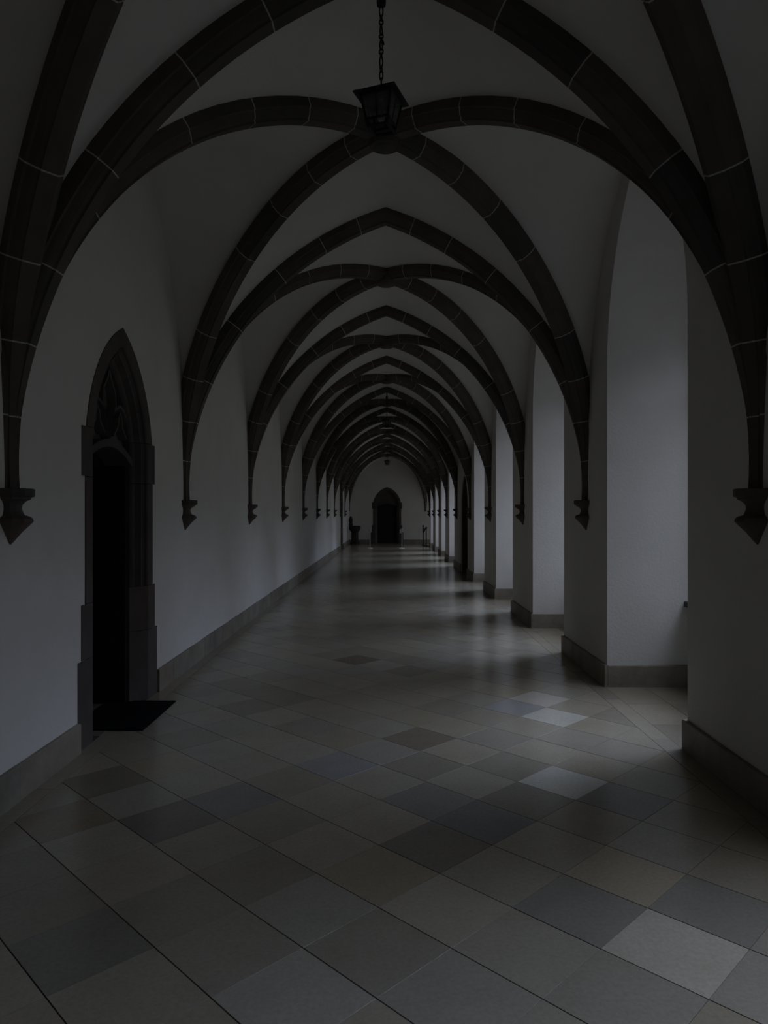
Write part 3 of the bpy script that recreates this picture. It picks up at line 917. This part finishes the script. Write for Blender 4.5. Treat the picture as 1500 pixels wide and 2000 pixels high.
# ------------------------------------------------------------------ lanterns
def lantern_meshes():
    """local z = 0 at the crown soffit of the rib"""
    out = {}
    def sq(r, z, rot=0.0): return [(r * math.cos(rot + math.pi / 4 + math.pi / 2 * i), r * math.sin(rot + math.pi / 4 + math.pi / 2 * i), z) for i in range(4)]
    zb = -0.685                     # brim
    roof = MB(); roof.rings([sq(0.169, zb), sq(0.169, zb + 0.006), sq(0.07, zb + 0.045), sq(0.022, zb + 0.056), sq(0.016, zb + 0.07)])
    out['roof'] = (roof, M_IRON, False)
    fr = MB()
    top, bot, z1, z2 = 0.122, 0.078, zb, zb - 0.165
    def beam(a, b, r): fr.tube([a, b], r, 6)
    A, B, Cc = sq(top, z1 - .004), sq(bot + 0.012, z2 + 0.036), sq(bot, z2)
    for i in range(4):
        beam(A[i], B[i], 0.0075); beam(B[i], Cc[i], 0.0085)
        j = (i + 1) % 4
        beam(A[i], A[j], 0.007); beam(B[i], B[j], 0.007); beam(Cc[i], Cc[j], 0.0085)
        m0 = tuple((A[i][c] + A[j][c]) / 2 for c in range(3)); m1 = tuple((B[i][c] + B[j][c]) / 2 for c in range(3)); beam(m0, m1, 0.004)
    out['frame'] = (fr, M_IRON, False)
    panes = []
    for i in range(4):
        j = (i + 1) % 4
        mb = MB(); pts = [A[i], A[j], B[j], B[i]]
        n = Vector(((A[i][0] + A[j][0]), (A[i][1] + A[j][1]), 0)).normalized() * 0.0015
        V = [tuple(Vector(p) + n) for p in pts] + [tuple(Vector(p) - n) for p in pts]
        mb.add(V, [(0, 1, 2, 3), (7, 6, 5, 4), (0, 4, 5, 1), (1, 5, 6, 2), (2, 6, 7, 3), (3, 7, 4, 0)])
        panes.append(mb)
    out['panes'] = panes
    bulb = MB(); bulb.lathe([(0.004, zb - 0.125), (0.016, zb - 0.118), (0.022, zb - 0.10), (0.018, zb - 0.075), (0.012, zb - 0.05), (0.012, zb - 0.002)], 12)
    out['bulb'] = (bulb, M_BULB, True)
    cup = MB(); cup.lathe([(0.006, -0.176), (0.024, -0.172), (0.026, -0.158), (0.026, -0.10), (0.012, -0.085), (0.012, 0.03)], 14)
    out['ceiling_cup'] = (cup, M_IRON, True)
    links = []
    def oval(zt, zb_, wd, ang, r=0.0042, twist=0.0):
        pts = []; c = (zt + zb_) / 2; h = (zt - zb_) / 2
        for i in range(16):
            a = 2 * math.pi * i / 16; x = wd * math.cos(a); z = c + h * math.sin(a)
            pts.append((x * math.cos(ang + twist * math.sin(a)), x * math.sin(ang + twist * math.sin(a)), z))
        mb = MB(); mb.tube(pts, r, 6, True); return mb
    z = -0.170
    for ln, wd, ang, tw in ((.066, .0095, .3, .5), (.026, .011, 1.5, 0), (.032, .010, .2, 0), (.062, .0095, 1.3, .4), (.026, .011, .1, 0), (.022, .010, 1.6, 0), (.055, .007, .8, .3), (.030, .011, 0.1, 0), (.026, .009, 1.5, 0), (.060, .008, .4, .3), (.032, .011, 1.4, 0), (.052, .009, .2, 0)):
        links.append(oval(z, z - ln, wd, ang, twist=tw)); z -= ln - 0.007
    rod = MB(); rod.tube([(0, 0, z + 0.006), (0, 0, zb + 0.06)], 0.005, 6)
    hk = MB(); hk.tube([(0.0, 0.0, -0.355), (0.012, 0, -0.375), (0.017, 0, -0.392)], [0.006, 0.005, 0.003], 6)
    out['links'] = links; out['rod'] = (rod, M_IRON, False); out['hook'] = (hk, M_IRON, False)
    return out
LM = lantern_meshes()
LMM = [(nm, LM[nm][0].mesh(nm if nm != 'frame' else 'lantern_frame', LM[nm][1], LM[nm][2])) for nm in ('roof', 'frame', 'bulb', 'ceiling_cup', 'rod', 'hook')]
PM = [p.mesh('glass_pane', M_GLASS) for p in LM['panes']]
KM = [l.mesh('chain_link', M_IRON, True) for l in LM['links']]
for k, lab in ((0, 'large black iron lantern with glass panes hanging on a chain nearest the camera'),
               (4, 'small black lantern hanging halfway down the corridor'), (8, 'tiny black lantern hanging farthest off, before the end wall')):
    l = empty('hanging_lantern', (AX - 0.015 if k == 0 else AX, YK(k), 4.557), math.radians(-20.5))
    tag(l, lab, 'lantern', 'lanterns hanging along the corridor')
    for nm, me in LMM: put(nm if nm != 'frame' else 'lantern_frame', me, l)
    for me in PM: put('glass_pane', me, l)
    for me in KM: put('chain_link', me, l)

# ------------------------------------------------------------------ doormat
dm = empty('doormat', (-2.09, 5.685, 0.0015))
tag(dm, 'black rectangular doormat lying in the left doorway', 'doormat')
MB().box(-0.275, 0.275, -0.40, 0.40, 0.0, 0.012, 0.004).put('pile', M_MAT, dm)
e = MB()
e.box(-0.29, 0.29, -0.415, -0.40, 0, 0.008, .002); e.box(-0.29, 0.29, 0.40, 0.415, 0, 0.008, .002); e.box(-0.29, -0.275, -0.40, 0.40, 0, 0.008, .002); e.box(0.275, 0.29, -0.40, 0.40, 0, 0.008, .002)
e.put('rubber_edge', M_MAT, dm)

# ------------------------------------------------------------------ posts and pedestal at the far end
def post(x, y, h, mat, label, base_r=0.13, plate=False, tilt=0.0):
    p = empty('barrier_post', (x, y, 0.001)); tag(p, label, 'post', 'barrier posts at the far end')
    MB().lathe([(base_r, 0.0), (base_r, 0.012), (base_r * 0.9, 0.022), (0.03, 0.03)], 20).put('base', mat, p)
    MB().lathe([(0.024, 0.028), (0.024, h - 0.05), (0.032, h - 0.045), (0.032, h - 0.01), (0.02, h)], 12).put('pole', mat, p, True)
    return p
post(-0.81, 33.0, 0.92, M_STEEL, 'slim pale steel post standing left of the far door')
pr = post(0.66, 33.0, 0.92, M_STEEL, 'slim pale steel post with white card right of the far door')
MB().box(-0.10, -0.035, -0.012, -0.004, 0.69, 0.88).put('card', M_PAPER, pr)
MB().box(-0.04, -0.015, -0.012, 0.0, 0.76, 0.79).put('clip', M_STEEL, pr)
def dark_post(x, y, h, label, big):
    p = empty('rope_post', (x, y, 0.001)); tag(p, label, 'post', 'dark posts by the last right-hand pier')
    r = 0.20 if big else 0.10
    MB().lathe([(r, 0), (r, .015), (r * .85, .03), (.03, .05)], 20).put('base', M_DARKPOST, p)
    MB().lathe([(.026, .04), (.026, h - .09), (.045, h - .08), (.045, h - .03), (.02, h)], 12).put('pole', M_DARKPOST, p, True)
    mb = MB()
    if big: mb.tube([(-.03, 0, h - .06), (-.09, 0, h - .18), (-.12, 0, h - .3)], [.03, .035, .02], 8)
    else: mb.tube([(0, -.03, h - .05), (0, -.045, h - .2), (0, -.045, h - .38)], [.02, .045, .03], 8)
    mb.put('folded_strap', M_DARKPOST, p, True)
    return p
dark_post(1.90, 35.2, 0.95, 'dark post with round base plate beside the last right-hand pier', True)
dark_post(1.80, 36.2, 1.02, 'thinner dark post with hanging strap behind the base-plate post', False)

ft = empty('stone_pedestal', (-1.70, 37.2, 0.001))
tag(ft, 'dark carved stone pedestal with projecting slab in the far left corner', 'pedestal')
MB().lathe([(0.26, 0), (0.26, .10), (0.22, .14), (0.20, .20), (0.19, .62), (0.23, .68), (0.26, .72)], 8, phase=math.pi / 8).put('shaft', M_FONT, ft)
mb = MB(); mb.lathe([(0.26, .72), (0.30, .80), (0.31, .88), (0.30, .94), (0.26, .96)], 24); mb.put('slab', M_FONT, ft)
ups = MB(); ups.lathe([(0.10, .95), (0.11, 1.05), (0.08, 1.12), (0.10, 1.2), (0.10, 1.32), (0.06, 1.40), (0.04, 1.46)], 10, center=(-0.21, 0.0)); ups.put('finial', M_FONT, ft)
